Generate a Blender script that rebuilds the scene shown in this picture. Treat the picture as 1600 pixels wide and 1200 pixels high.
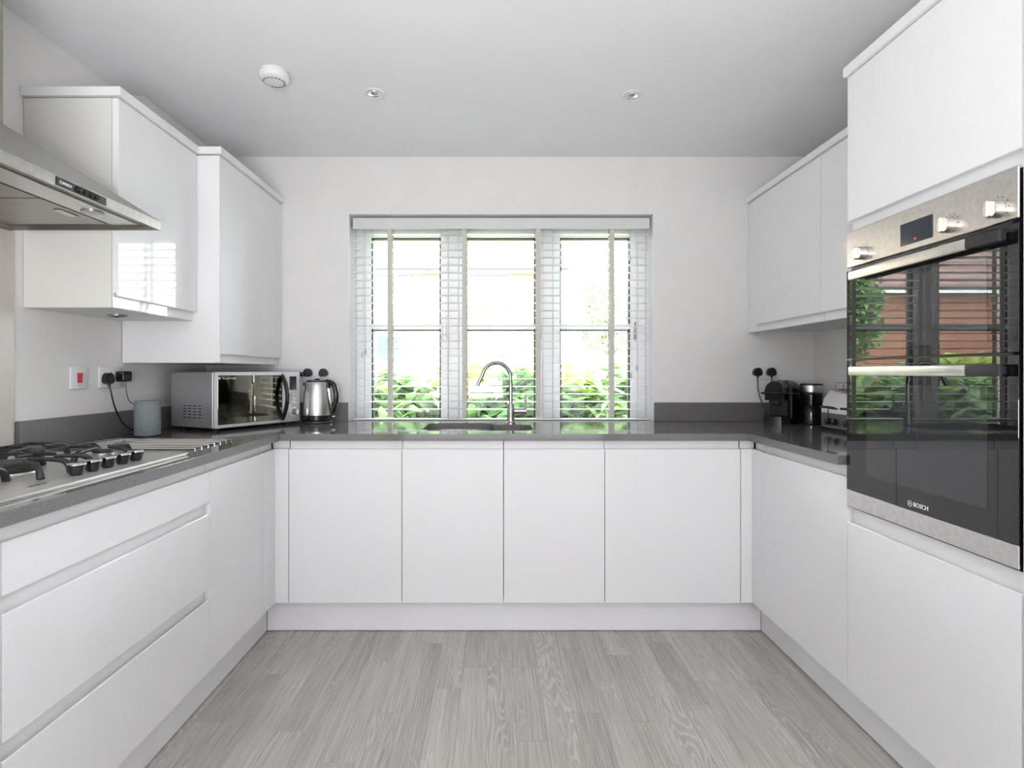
import bpy, bmesh, math, random
from mathutils import Vector, Matrix
R = math.radians
random.seed(7)
scn = bpy.context.scene
for o in list(bpy.data.objects): bpy.data.objects.remove(o)
COL = scn.collection
LINK = COL.objects.link

# ------------------------------------------------------------------ camera, sky, lights, exposure
EYE = 1.165
cd = bpy.data.cameras.new('camera'); cam = bpy.data.objects.new('camera', cd); LINK(cam)
cam.location = (0, 0, EYE); cam.rotation_euler = (R(90), 0, 0)
cd.sensor_width = 36; cd.lens = 888/1600*36
cd.shift_x = 25/1600; cd.shift_y = -17/1600; cd.clip_start = .02; cd.clip_end = 300
scn.camera = cam
w = bpy.data.worlds.new('sky'); scn.world = w; w.use_nodes = True
nt = w.node_tree; nt.nodes.clear()
wo = nt.nodes.new('ShaderNodeOutputWorld'); bg = nt.nodes.new('ShaderNodeBackground')
tc = nt.nodes.new('ShaderNodeTexCoord'); cl = nt.nodes.new('ShaderNodeTexNoise'); mx = nt.nodes.new('ShaderNodeMix')
cl.inputs['Scale'].default_value = 2.2; cl.inputs['Detail'].default_value = 5
mx.data_type = 'RGBA'
mx.inputs[6].default_value = (.80, .89, 1.0, 1); mx.inputs[7].default_value = (1, 1, 1, 1)
nt.links.new(tc.outputs['Generated'], cl.inputs['Vector']); nt.links.new(cl.outputs['Fac'], mx.inputs[0])
nt.links.new(mx.outputs[2], bg.inputs['Color']); bg.inputs['Strength'].default_value = 23
nt.links.new(bg.outputs[0], wo.inputs[0])
sd = bpy.data.lights.new('sun', 'SUN'); sd.energy = 4.0; sd.angle = R(4); sd.color = (1, .96, .9)
so = bpy.data.objects.new('sun', sd); LINK(so); so.rotation_euler = (R(40), 0, R(-22))
def area(name, loc, rot, sx, sy, power, col=(1, 1, 1)):
    d = bpy.data.lights.new(name, 'AREA'); d.shape = 'RECTANGLE'; d.size = sx; d.size_y = sy; d.energy = power; d.color = col
    o = bpy.data.objects.new(name, d); LINK(o); o.location = loc; o.rotation_euler = rot; return o
# added soft fill before the windowless rear wall, standing in for open-plan room light
area('rear_fill', (.1, -3.35, 1.25), (R(90), 0, 0), 2.9, 2.1, 51, (.95, .97, 1))
# added upward fill that brightens the ceiling, standing in for a bounced flash
area('bounce_fill', (-.32, -.3, .98), (R(180-14), 0, 0), .8, .8, 34, (.96, .97, 1))
vs = scn.view_settings
vs.view_transform = 'Standard'; vs.look = 'None'; vs.gamma = 1; vs.use_curve_mapping = False; vs.exposure = 0.38

# ------------------------------------------------------------------ materials
MATS = {}
def mat(name, col=(.8, .8, .8), rough=.5, metal=0, ior=None, coat=0, emit=None, estr=0, trans=0, spec=None):
    m = bpy.data.materials.new(name); m.use_nodes = True; b = m.node_tree.nodes['Principled BSDF']
    b.inputs['Base Color'].default_value = (*col, 1); b.inputs['Roughness'].default_value = rough
    b.inputs['Metallic'].default_value = metal
    if ior: b.inputs['IOR'].default_value = ior
    if coat: b.inputs['Coat Weight'].default_value = coat; b.inputs['Coat Roughness'].default_value = .03
    if emit: b.inputs['Emission Color'].default_value = (*emit, 1); b.inputs['Emission Strength'].default_value = estr
    if spec is not None: b.inputs['Specular IOR Level'].default_value = spec
    MATS[name] = m; return m
def nd(m, t): return m.node_tree.nodes.new(t)
def bsdf(m): return m.node_tree.nodes['Principled BSDF']
def lk(m, a, b): m.node_tree.links.new(a, b)
def noise_col(m, c0, c1, scale, detail=3, p0=.35, p1=.65, vec='Object', stretch=(1, 1, 1), bump=0, rough=None, dist=0):
    t = nd(m, 'ShaderNodeTexCoord'); mp = nd(m, 'ShaderNodeMapping'); n = nd(m, 'ShaderNodeTexNoise'); r = nd(m, 'ShaderNodeValToRGB')
    mp.inputs['Scale'].default_value = stretch
    n.inputs['Scale'].default_value = scale; n.inputs['Detail'].default_value = detail; n.inputs['Distortion'].default_value = dist
    r.color_ramp.elements[0].position = p0; r.color_ramp.elements[1].position = p1
    r.color_ramp.elements[0].color = (*c0, 1); r.color_ramp.elements[1].color = (*c1, 1)
    lk(m, t.outputs[vec], mp.inputs[0]); lk(m, mp.outputs[0], n.inputs['Vector']); lk(m, n.outputs['Fac'], r.inputs[0]); lk(m, r.outputs[0], bsdf(m).inputs['Base Color'])
    if bump:
        b = nd(m, 'ShaderNodeBump'); b.inputs['Strength'].default_value = bump; b.inputs['Distance'].default_value = .002
        lk(m, n.outputs['Fac'], b.inputs['Height']); lk(m, b.outputs[0], bsdf(m).inputs['Normal'])
    if rough:
        mr = nd(m, 'ShaderNodeMapRange'); mr.inputs[3].default_value = rough[0]; mr.inputs[4].default_value = rough[1]
        lk(m, n.outputs['Fac'], mr.inputs[0]); lk(m, mr.outputs[0], bsdf(m).inputs['Roughness'])
    return m
wall_m = noise_col(mat('wall_paint', rough=.75), (.81, .792, .775), (.83, .812, .795), 6, bump=.03)
ceil_m = noise_col(mat('ceiling_paint', rough=.85), (.885, .88, .89), (.90, .895, .905), 5, bump=.02)
gloss = noise_col(mat('white_gloss', rough=.05, ior=1.33), (.855, .85, .86), (.865, .86, .87), 3, rough=(.04, .06))
carc = noise_col(mat('white_carcase', rough=.4), (.74, .735, .70), (.76, .755, .72), 4)
plin = noise_col(mat('white_plinth', rough=.28), (.85, .84, .86), (.87, .86, .88), 5)
pvc = noise_col(mat('white_pvc', rough=.3), (.89, .89, .91), (.91, .91, .93), 5)
quartz = noise_col(mat('grey_quartz', rough=.07, ior=1.55), (.135, .127, .128), (.21, .20, .20), 420, detail=2, p0=.3, p1=.7)
quartz_m = noise_col(mat('grey_quartz_honed', rough=.32, ior=1.5), (.12, .112, .112), (.19, .18, .18), 420, detail=2, p0=.3, p1=.7)
hob_m = noise_col(mat('hob_steel', rough=.42, metal=.75), (.60, .585, .56), (.68, .665, .64), 60, stretch=(1, .05, 1), rough=(.36, .46))
steel = noise_col(mat('brushed_steel', rough=.3, metal=1), (.60, .58, .56), (.68, .665, .645), 60, stretch=(1, .05, 1), rough=(.24, .36))
steel_h = noise_col(mat('brushed_steel_dull', rough=.4, metal=1), (.34, .325, .295), (.40, .385, .35), 50, stretch=(.05, 1, 1), rough=(.3, .42))
chrome = mat('chrome', (.8, .8, .8), .08, 1)
chromeb = noise_col(mat('satin_chrome', rough=.2, metal=1), (.42, .42, .43), (.5, .5, .51), 30, rough=(.14, .24))
handle_m = noise_col(mat('handle_steel', rough=.35, metal=1), (.80, .78, .72), (.86, .84, .78), 40, rough=(.3, .4))
blackg = mat('oven_black_glass', (.006, .006, .007), .015, ior=1.65)
blackw = mat('oven_window_glass', (.030, .033, .034), .015, ior=1.65)
mirror = mat('microwave_mirror_glass', (.30, .285, .23), .03, 1)
plast = noise_col(mat('black_plastic', rough=.3), (.010, .010, .011), (.016, .016, .018), 30)
plastg = mat('black_gloss_plastic', (.010, .010, .012), .1)
iron = noise_col(mat('cast_iron', rough=.5), (.010, .010, .011), (.022, .022, .023), 120, bump=.2)
rub = mat('gasket_rubber', (.02, .02, .022), .6)
silver = noise_col(mat('silver_paint', rough=.32, metal=.55), (.46, .46, .48), (.50, .50, .52), 80)
silverl = noise_col(mat('pale_silver_paint', rough=.3, metal=.3), (.74, .75, .78), (.78, .79, .82), 60)
slatm = noise_col(mat('blind_slat_white', rough=.35), (.87, .87, .86), (.9, .9, .89), 4)
bsdf(slatm).inputs['Subsurface Weight'].default_value = 0
fascia_m = noise_col(mat('blind_headrail', rough=.5), (.70, .71, .69), (.73, .74, .72), 4)
tape_m = noise_col(mat('ladder_tape', rough=.8), (.62, .60, .54), (.70, .68, .62), 300)
cord_m = mat('cord_white', (.7, .7, .68), .7)
knobw = mat('clear_tassel', (.55, .56, .58), .25)
sock = noise_col(mat('socket_white', rough=.25), (.80, .80, .82), (.82, .82, .84), 10)
redm = mat('red_rocker', (.55, .01, .02), .25)
screen = mat('dark_display', (.02, .03, .045), .12)
led = mat('red_display_mark', (.2, .01, .01), .4, emit=(1, .08, .06), estr=.8)
white_ink = mat('white_print', (.8, .8, .82), .4)
dark_ink = mat('dark_print', (.05, .05, .06), .5)
sage = noise_col(mat('grey_knit_fabric', rough=.9), (.17, .20, .21), (.34, .38, .39), 420, detail=2, bump=.4)
splash = noise_col(mat('beige_splashback', rough=.3), (.60, .55, .50), (.63, .58, .53), 3, rough=(.26, .32))
glasslens = mat('lamp_glass', (.30, .30, .31), .06, .6)
grass = noise_col(mat('lawn', rough=.9), (.08, .12, .04), (.15, .20, .08), 8, vec='Object')
leafm = []
for i, (a, b) in enumerate([((.20, .31, .03), (.40, .52, .08)), ((.05, .15, .04), (.15, .29, .08)), ((.12, .23, .09), (.27, .40, .17))]):
    m = mat('leaf_green_%s' % ['bright', 'deep', 'soft'][i], rough=.4); noise_col(m, a, b, 5); leafm.append(m)
    t = nd(m, 'ShaderNodeBsdfTranslucent'); t.inputs[0].default_value = (*b, 1); s = nd(m, 'ShaderNodeMixShader'); s.inputs[0].default_value = .35
    lk(m, bsdf(m).outputs[0], s.inputs[1]); lk(m, t.outputs[0], s.inputs[2]); lk(m, s.outputs[0], m.node_tree.nodes['Material Output'].inputs[0])
treem = noise_col(mat('tree_leaf', rough=.6), (.05, .13, .03), (.14, .26, .08), 4)
bark = noise_col(mat('bark', rough=.9), (.10, .07, .05), (.18, .13, .09), 12)
roofm = noise_col(mat('roof_tile', rough=.8), (.17, .10, .09), (.23, .14, .125), 3)
slatey = mat('slate_roof', (.12, .12, .14), .7)
render_m = noise_col(mat('white_render', rough=.9), (.72, .72, .70), (.78, .78, .76), 3)
def brick_mat(name, c1, c2, mo):
    m = mat(name, rough=.85); t = nd(m, 'ShaderNodeTexCoord'); mp = nd(m, 'ShaderNodeMapping'); b = nd(m, 'ShaderNodeTexBrick')
    mp.inputs['Rotation'].default_value = (R(90), 0, 0)
    b.inputs['Color1'].default_value = (*c1, 1); b.inputs['Color2'].default_value = (*c2, 1); b.inputs['Mortar'].default_value = (*mo, 1)
    b.inputs['Scale'].default_value = 1; b.inputs['Brick Width'].default_value = .225; b.inputs['Row Height'].default_value = .075; b.inputs['Mortar Size'].default_value = .008
    lk(m, t.outputs['Object'], mp.inputs[0]); lk(m, mp.outputs[0], b.inputs['Vector']); lk(m, b.outputs[0], bsdf(m).inputs['Base Color'])
    return m
brick = brick_mat('orange_brick', (.30, .095, .045), (.22, .07, .04), (.24, .20, .16))
brick2 = brick_mat('buff_brick', (.27, .14, .085), (.22, .11, .07), (.25, .21, .17))
def glass_mat():
    m = bpy.data.materials.new('window_glass'); m.use_nodes = True; n = m.node_tree; n.nodes.clear()
    o = n.nodes.new('ShaderNodeOutputMaterial'); x = n.nodes.new('ShaderNodeMixShader'); t = n.nodes.new('ShaderNodeBsdfTransparent')
    g = n.nodes.new('ShaderNodeBsdfGlossy'); f = n.nodes.new('ShaderNodeFresnel')
    g.inputs['Roughness'].default_value = .01; f.inputs[0].default_value = 1.45; t.inputs[0].default_value = (.97, .985, .98, 1)
    n.links.new(f.outputs[0], x.inputs[0]); n.links.new(t.outputs[0], x.inputs[1]); n.links.new(g.outputs[0], x.inputs[2]); n.links.new(x.outputs[0], o.inputs[0])
    return m
glass = glass_mat()
def wood_mat():
    m = mat('grey_oak_laminate', rough=.38)
    g = nd(m, 'ShaderNodeNewGeometry'); oi = nd(m, 'ShaderNodeObjectInfo'); sc = nd(m, 'ShaderNodeVectorMath'); sc.operation = 'SCALE'; sc.inputs[0].default_value = (13.7, 41.3, 5.1)
    ad = nd(m, 'ShaderNodeVectorMath'); ad.operation = 'ADD'
    lk(m, oi.outputs['Random'], sc.inputs['Scale']); lk(m, g.outputs['Position'], ad.inputs[0]); lk(m, sc.outputs[0], ad.inputs[1])
    def mapped(s):
        q = nd(m, 'ShaderNodeMapping'); q.inputs['Scale'].default_value = s; lk(m, ad.outputs[0], q.inputs[0]); return q
    def noi(s, sc_, det, dist=0):
        q = nd(m, 'ShaderNodeTexNoise'); q.inputs['Scale'].default_value = sc_; q.inputs['Detail'].default_value = det; q.inputs['Distortion'].default_value = dist
        lk(m, mapped(s).outputs[0], q.inputs['Vector']); return q
    def math_(op, a, b=None):
        q = nd(m, 'ShaderNodeMath'); q.operation = op
        for i, v in enumerate((a, b)):
            if v is None: continue
            if isinstance(v, (int, float)): q.inputs[i].default_value = v
            else: lk(m, v, q.inputs[i])
        return q.outputs[0]
    field = noi((8, .95, 1), 1.0, 2.2, .25)                       # growth rings are contour lines of a long soft field
    ring = math_('SINE', math_('MULTIPLY', field.outputs['Fac'], 230))
    rp = nd(m, 'ShaderNodeValToRGB'); rp.color_ramp.elements[0].position = .55; rp.color_ramp.elements[1].position = 1.0
    lk(m, math_('MULTIPLY_ADD', ring, .5), rp.inputs[0]); rp.inputs[0].links[0].from_node.inputs[2].default_value = .5
    fine = noi((330, 5, 1), 1.0, 4)
    broad = noi((14, .9, 1), 1.0, 3)
    mask = noi((5, .8, 1), 1.0, 1)
    mk = nd(m, 'ShaderNodeValToRGB'); mk.color_ramp.elements[0].position = .42; mk.color_ramp.elements[1].position = .60; lk(m, mask.outputs['Fac'], mk.inputs[0])
    base = nd(m, 'ShaderNodeValToRGB'); e = base.color_ramp.elements
    e[0].position = .30; e[0].color = (.30, .28, .255, 1); e[1].position = .66; e[1].color = (.66, .635, .59, 1)
    f2 = math_('ADD', math_('MULTIPLY', fine.outputs['Fac'], .62), math_('MULTIPLY', broad.outputs['Fac'], .30))
    f3 = math_('ADD', f2, math_('MULTIPLY', oi.outputs['Random'], .07))
    lk(m, f3, base.inputs[0])
    mixr = nd(m, 'ShaderNodeMix'); mixr.data_type = 'RGBA'; mixr.inputs[7].default_value = (.70, .68, .64, 1)
    lk(m, math_('MULTIPLY', math_('MULTIPLY', rp.outputs[0], mk.outputs[0]), .62), mixr.inputs[0]); lk(m, base.outputs[0], mixr.inputs[6])
    lk(m, mixr.outputs[2], bsdf(m).inputs['Base Color'])
    b = nd(m, 'ShaderNodeBump'); b.inputs['Strength'].default_value = .25; b.inputs['Distance'].default_value = .0008
    lk(m, f3, b.inputs['Height']); lk(m, b.outputs[0], bsdf(m).inputs['Normal'])
    return m
oak = wood_mat()

# ------------------------------------------------------------------ mesh helpers
def NB(): return bmesh.new()
def box(bm, x0, x1, y0, y1, z0, z1, bev=0, seg=1):
    x0, x1 = sorted((x0, x1)); y0, y1 = sorted((y0, y1)); z0, z1 = sorted((z0, z1))
    r = bmesh.ops.create_cube(bm, size=1); v = r['verts']
    for p in v: p.co = Vector((x0+(p.co.x+.5)*(x1-x0), y0+(p.co.y+.5)*(y1-y0), z0+(p.co.z+.5)*(z1-z0)))
    if bev:
        es = list({e for p in v for e in p.link_edges}); bmesh.ops.bevel(bm, geom=es, offset=bev, segments=seg, affect='EDGES', profile=.5)
    return bm
def cyl(bm, p0, p1, r0, r1=None, seg=20, caps=True):
    p0 = Vector(p0); p1 = Vector(p1); r1 = r0 if r1 is None else r1
    d = p1-p0; q = Vector((0, 0, 1)).rotation_difference(d.normalized()).to_matrix().to_4x4(); q.translation = (p0+p1)/2
    bmesh.ops.create_cone(bm, cap_ends=caps, segments=seg, radius1=r0, radius2=r1, depth=d.length, matrix=q); return bm
def lathe(bm, prof, c=(0, 0, 0), seg=32, M=None):
    rings = []
    for r, z in prof:
        ring = []
        for i in range(seg):
            a = 2*math.pi*i/seg; p = Vector((r*math.cos(a), r*math.sin(a), z))
            if M: p = M @ p
            ring.append(bm.verts.new(p+Vector(c)))
        rings.append(ring)
    for a, b in zip(rings, rings[1:]):
        for i in range(seg):
            j = (i+1) % seg; bm.faces.new((a[i], a[j], b[j], b[i]))
    if prof[0][0] > 1e-5: bm.faces.new(list(reversed(rings[0])))
    if prof[-1][0] > 1e-5: bm.faces.new(rings[-1])
    bmesh.ops.remove_doubles(bm, verts=[v for r in rings for v in r], dist=1e-6)
    return bm
def tube(bm, pts, r, seg=10, rs=None):
    pts = [Vector(p) for p in pts]; rings = []; n = len(pts); up = None
    for i, p in enumerate(pts):
        t = (pts[min(i+1, n-1)]-pts[max(i-1, 0)]).normalized()
        if up is None:
            up = Vector((0, 0, 1)) if abs(t.z) < .9 else Vector((1, 0, 0))
        s = t.cross(up).normalized(); up = s.cross(t).normalized(); rr = rs[i] if rs else r
        rings.append([bm.verts.new(p+(s*math.cos(2*math.pi*k/seg)+up*math.sin(2*math.pi*k/seg))*rr) for k in range(seg)])
    for a, b in zip(rings, rings[1:]):
        for k in range(seg): bm.faces.new((a[k], a[(k+1) % seg], b[(k+1) % seg], b[k]))
    bm.faces.new(list(reversed(rings[0]))); bm.faces.new(rings[-1]); return bm
def smooth_path(ctrl, n=8):
    c = [Vector(p) for p in ctrl]; c = [c[0]*2-c[1]]+c+[c[-1]*2-c[-2]]; out = []
    for i in range(1, len(c)-2):
        for k in range(n):
            t = k/n; a, b, d, e = c[i-1], c[i], c[i+1], c[i+2]
            out.append(.5*((2*b)+(-a+d)*t+(2*a-5*b+4*d-e)*t*t+(-a+3*b-3*d+e)*t**3))
    out.append(c[-2]); return out
def prism(bm, poly, axis, a0, a1):
    """poly: list of 2D points; axis 'x': (y,z) extruded along x; 'y': (x,z); 'z': (x,y)"""
    def P(u, v, a): return {'x': (a, u, v), 'y': (u, a, v), 'z': (u, v, a)}[axis]
    A = [bm.verts.new(P(u, v, a0)) for u, v in poly]; B = [bm.verts.new(P(u, v, a1)) for u, v in poly]; n = len(poly)
    for i in range(n): bm.faces.new((A[i], A[(i+1) % n], B[(i+1) % n], B[i]))
    bm.faces.new(A); bm.faces.new(B); return bm
def plate(outlines, z0, z1):
    """flat slab with holes from 2D outlines -> bmesh"""
    cu = bpy.data.curves.new('tmp', 'CURVE'); cu.dimensions = '2D'; cu.fill_mode = 'BOTH'; cu.extrude = (z1-z0)/2
    for ol in outlines:
        s = cu.splines.new('POLY'); s.points.add(len(ol)-1); s.use_cyclic_u = True
        for i, (x, y) in enumerate(ol): s.points[i].co = (x, y, 0, 1)
    o = bpy.data.objects.new('tmp', cu); LINK(o); dg = bpy.context.evaluated_depsgraph_get(); me = bpy.data.meshes.new_from_object(o.evaluated_get(dg))
    bm = NB(); bm.from_mesh(me); bmesh.ops.translate(bm, vec=(0, 0, (z0+z1)/2), verts=bm.verts)
    bpy.data.objects.remove(o); bpy.data.curves.remove(cu); bpy.data.meshes.remove(me); return bm
def rrect(x0, x1, y0, y1, r, n=6):
    out = []
    for cx, cy, a in ((x1-r, y1-r, 0), (x0+r, y1-r, 90), (x0+r, y0+r, 180), (x1-r, y0+r, 270)):
        for k in range(n+1): out.append((cx+r*math.cos(R(a+90*k/n)), cy+r*math.sin(R(a+90*k/n))))
    return out
def obj(name, bm, m, parent=None, world=False, kind=None, label=None, angle=35):
    bmesh.ops.recalc_face_normals(bm, faces=bm.faces)
    me = bpy.data.meshes.new(name); bm.to_mesh(me); bm.free()
    if world and parent is not None:
        par = parent; M = par.matrix_basis.copy()
        if par.parent: M = par.parent.matrix_basis @ M
        me.transform(M.inverted())
    for p in me.polygons: p.use_smooth = True
    me.set_sharp_from_angle(angle=R(angle))
    me.materials.append(m); o = bpy.data.objects.new(name, me); LINK(o)
    if parent is not None: o.parent = parent
    if kind: o['kind'] = kind
    if label: o['label'] = label
    return o
def thing(name, label, cat, loc=(0, 0, 0), rz=0, group=None):
    o = bpy.data.objects.new(name, None); LINK(o); o.location = loc; o.rotation_euler = (0, 0, R(rz)); o.empty_display_size = .1
    o.matrix_basis = Matrix.Translation(loc) @ Matrix.Rotation(R(rz), 4, 'Z')
    o['label'] = label; o['category'] = cat
    if group: o['group'] = group
    return o
def tag(o, label, cat, group=None, kind=None):
    o['label'] = label; o['category'] = cat
    if group: o['group'] = group
    if kind: o['kind'] = kind
    return o
def struct(name, bm, m, label=None, cat=None):
    o = obj(name, bm, m, kind='structure')
    if label: o['label'] = label; o['category'] = cat or name.split('_')[0]
    return o
def text(name, s, size, m, loc, right, up, parent, depth=.0004, bold=0):
    cu = bpy.data.curves.new('tmp', 'FONT'); cu.body = s; cu.size = size; cu.extrude = depth; cu.align_x = 'CENTER'; cu.align_y = 'CENTER'; cu.offset = bold; cu.resolution_u = 3
    o = bpy.data.objects.new('tmp', cu); LINK(o); dg = bpy.context.evaluated_depsgraph_get(); me = bpy.data.meshes.new_from_object(o.evaluated_get(dg))
    bpy.data.objects.remove(o); bpy.data.curves.remove(cu)
    r = Vector(right).normalized(); u = Vector(up).normalized(); n = r.cross(u)
    me.transform(Matrix(((r.x, u.x, n.x, loc[0]), (r.y, u.y, n.y, loc[1]), (r.z, u.z, n.z, loc[2]), (0, 0, 0, 1))))
    me.materials.clear(); me.materials.append(m); t = bpy.data.objects.new(name, me); LINK(t); t.parent = parent; return t
def copy_tree(o, parent=None):
    c = o.copy(); LINK(c)
    if parent is not None: c.parent = parent
    for ch in list(o.children): copy_tree(ch, c)
    return c

# ------------------------------------------------------------------ dimensions (metres; camera at x=0, y=0, looking +y)
XL, XR, YB, YR, ZC = -1.607, 1.76, 3.15, -3.6, 2.364      # left, right, back, rear walls, ceiling
FL, FR, FB = -.976, 1.1315, 2.512                         # door faces of left, right, back runs
WT, WB = .899, .868                                       # worktop top and underside
WX0, WX1, WZ1 = -.816, .873, 2.048                        # window reveal
YW = 3.30                                                 # inner face of window frame

# ------------------------------------------------------------------ room shell
bm = NB(); box(bm, XL-.2, XR+.2, YR-.2, 2.95, -.12, -.004); box(bm, XL-.2, XR+.2, 2.95, YB, -.12, -.004)
floor = struct('floor', bm, oak, 'light grey oak laminate floor of narrow boards', 'floor')
meshes = {}
def plank(L):
    if L not in meshes:
        b = NB(); box(b, -.0488, .0488, 0, L-.0005, -.006, 0, .0004)
        me = bpy.data.meshes.new('plank'); b.to_mesh(me); b.free(); me.materials.append(oak); meshes[L] = me
    return meshes[L]
rnd = random.Random(3)
nx = 24; xs = -1.11
for i in range(nx):
    y = -.6-rnd.choice((0, .2, .4, .6)); x = xs+.098*(i+.5)
    while y < 2.6:
        L = rnd.choice((.45, .6, .75, .9, 1.1)); L = L if y+L < 2.62 else max(.1, round(2.66-y, 2))
        o = bpy.data.objects.new('plank', plank(L)); LINK(o); o.parent = floor; o.location = (x, y, 0); y += L
struct('ceiling', box(NB(), XL-.2, XR+.2, YR-.2, YB+.32, ZC, ZC+.15), ceil_m, 'plain white painted ceiling', 'ceiling')
struct('wall_left', box(NB(), XL-.2, XL, YR-.2, YB+.32, -.12, ZC), wall_m, 'white painted wall behind the hob', 'wall')
struct('wall_right', box(NB(), XR, XR+.2, YR-.2, YB+.32, -.12, ZC), wall_m, 'white painted wall behind the oven housing', 'wall')
bm = NB(); YO = YB+.32
box(bm, XL, WX0, YB, YO, -.12, ZC); box(bm, WX1, XR, YB, YO, -.12, ZC); box(bm, WX0, WX1, YB, YO, WZ1, ZC); box(bm, WX0, WX1, YB, YO, -.12, WB-.002)
struct('wall_back', bm, wall_m, 'white painted wall with the wide window', 'wall')
bm = NB(); box(bm, XL, XR, YR-.2, YR, -.004, ZC)
struct('wall_rear', bm, wall_m, 'white painted wall behind the camera', 'wall')
bm = NB(); box(bm, XL+.001, -1.517, 2.45, YB-.001, 2.14, ZC-.001, .001)
struct('trim_1', bm, wall_m, 'boxed pipe casing above the left corner cupboard', 'trim')
bm = NB(); e_ = .0015  # added lining, paler than the wall, so the grey reveal looks brighter lit
box(bm, WX0, WX0+e_, YB+.0005, YW-.001, WT+.001, WZ1); box(bm, WX1-e_, WX1, YB+.0005, YW-.001, WT+.001, WZ1); box(bm, WX0+e_, WX1-e_, YB+.0005, YW-.001, WZ1-e_, WZ1)
struct('trim_2', bm, pvc, 'thin white lining added to brighten the window reveal', 'trim')
# ------------------------------------------------------------------ window
win = thing('window_1', 'wide white three-pane window behind the venetian blind', 'window', ((WX0+WX1)/2, YW, WB)); win['kind'] = 'structure'
PX = [(-.717, -.327), (-.167, .223), (.379, .773)]; PT, PB, TR0, TR1 = 1.945, .874, 1.417, 1.452
bm = NB()
box(bm, WX0+.001, WX0+.05, YW+.012, YW+.08, WB, WZ1-.001, .003); box(bm, WX1-.05, WX1-.001, YW+.012, YW+.08, WB, WZ1-.001, .003)
box(bm, WX0+.05, WX1-.05, YW+.012, YW+.08, WZ1-.05, WZ1-.001, .003)
for m_ in (-.247, .301): box(bm, m_-.03, m_+.03, YW+.012, YW+.08, WB, WZ1-.05, .003)
obj('frame', bm, pvc, win, world=True)
for i, (a, b) in enumerate(PX):
    l = (WX0+.052) if i == 0 else a-.048; r = (WX1-.052) if i == 2 else b+.048
    bm = NB(); box(bm, l, a-.006, YW, YW+.06, WB+.002, WZ1-.054, .004); box(bm, b+.006, r, YW, YW+.06, WB+.002, WZ1-.054, .004)
    box(bm, a-.006, b+.006, YW, YW+.06, PT+.006, WZ1-.054, .004); box(bm, a-.006, b+.006, YW, YW+.06, WB+.002, PB-.001)
    s = obj('sash', bm, pvc, win, world=True)
    bm = NB()
    for z0, z1 in ((PB, TR0), (TR1, PT)):
        for x in (a-.006, b-.001): box(bm, x, x+.007, YW+.006, YW+.05, z0-.001, z1+.005)
    box(bm, a-.006, b+.006, YW+.006, YW+.05, PT-.001, PT+.006)
    box(bm, a, b, YW+.006, YW+.05, TR0-.005, TR0-.0005)
    obj('gasket', bm, rub, s, world=True)
    obj('glazing_bar', box(NB(), a-.006, b+.006, YW+.008, YW+.055, TR0, TR1, .002), pvc, s, world=True)
    obj('pane', box(NB(), a-.005, b+.005, YW+.026, YW+.032, PB, TR0-.006), glass, s, world=True)
    obj('pane', box(NB(), a-.005, b+.005, YW+.026, YW+.032, TR1, PT), glass, s, world=True)
    hx = b+.03
    bm = NB(); box(bm, hx-.008, hx+.008, YW-.012, YW, 1.36, 1.43, .003); box(bm, hx-.006, hx+.006, YW-.022, YW-.012, 1.37, 1.46, .003)
    obj('handle', bm, chrome, s, world=True)

# venetian blind hung inside the reveal
YS = 3.222
bl = thing('venetian_blind', 'white venetian blind with beige ladder tapes, slats open, in the window', 'blind', ((WX0+WX1)/2, YS, WZ1-.01))
bm = NB(); box(bm, -.803, .862, 3.196, 3.252, 1.982, 2.034, .002); box(bm, -.803, .862, 3.186, 3.194, 1.974, 2.036, .002)
obj('headrail', bm, fascia_m, bl, world=True)
pitch = .0430; zt = 1.948; ns = 24
b0 = NB(); pr = [(-.025, -.0005), (-.0125, .0006), (0, .001), (.0125, .0006), (.025, -.0005)]
poly = pr+[(u, v+.0028) for u, v in reversed(pr)]
prism(b0, poly, 'x', -.832, .832); bmesh.ops.recalc_face_normals(b0, faces=b0.faces)
sm = bpy.data.meshes.new('slat'); b0.to_mesh(sm); b0.free(); sm.materials.append(slatm)
for k in range(ns):
    o = bpy.data.objects.new('slat', sm); LINK(o); o.parent = bl
    o.location = (.0285-.0285+.001, 0, zt-k*pitch-(WZ1-.01))
    o.rotation_euler = (R(random.uniform(-1.0, 1.0)), 0, 0)
obj('bottom_rail', box(NB(), -.803, .861, 3.197, 3.247, .9005, .9085, .002), slatm, bl, world=True)
for tx in (609, 725.5, 841.5, 956.5):
    X = (tx-775)/888*3.195
    bm = NB(); box(bm, X-.0125, X+.0125, 3.1945, 3.1953, .917, 1.981); box(bm, X-.0125, X+.0125, 3.2487, 3.2495, .917, 1.981)
    obj('ladder_tape', bm, tape_m, bl, world=True)
for tx, ends in ((566, 553), (571, 549), (986, 586), (995, 574), (984, 402)):
    X = (tx-775)/888*3.187; z1 = EYE+(583-ends)/888*3.187
    c = obj('pull_cord', cyl(NB(), (X, 3.187, z1), (X, 3.19, 1.975), .0011, seg=6), cord_m, bl, world=True)
    obj('tassel', lathe(NB(), [(.0015, .016), (.004, .01), (.006, -.012), (.0045, -.018), (.0, -.019)], (X, 3.187, z1), 10), knobw, c, world=True)

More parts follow.
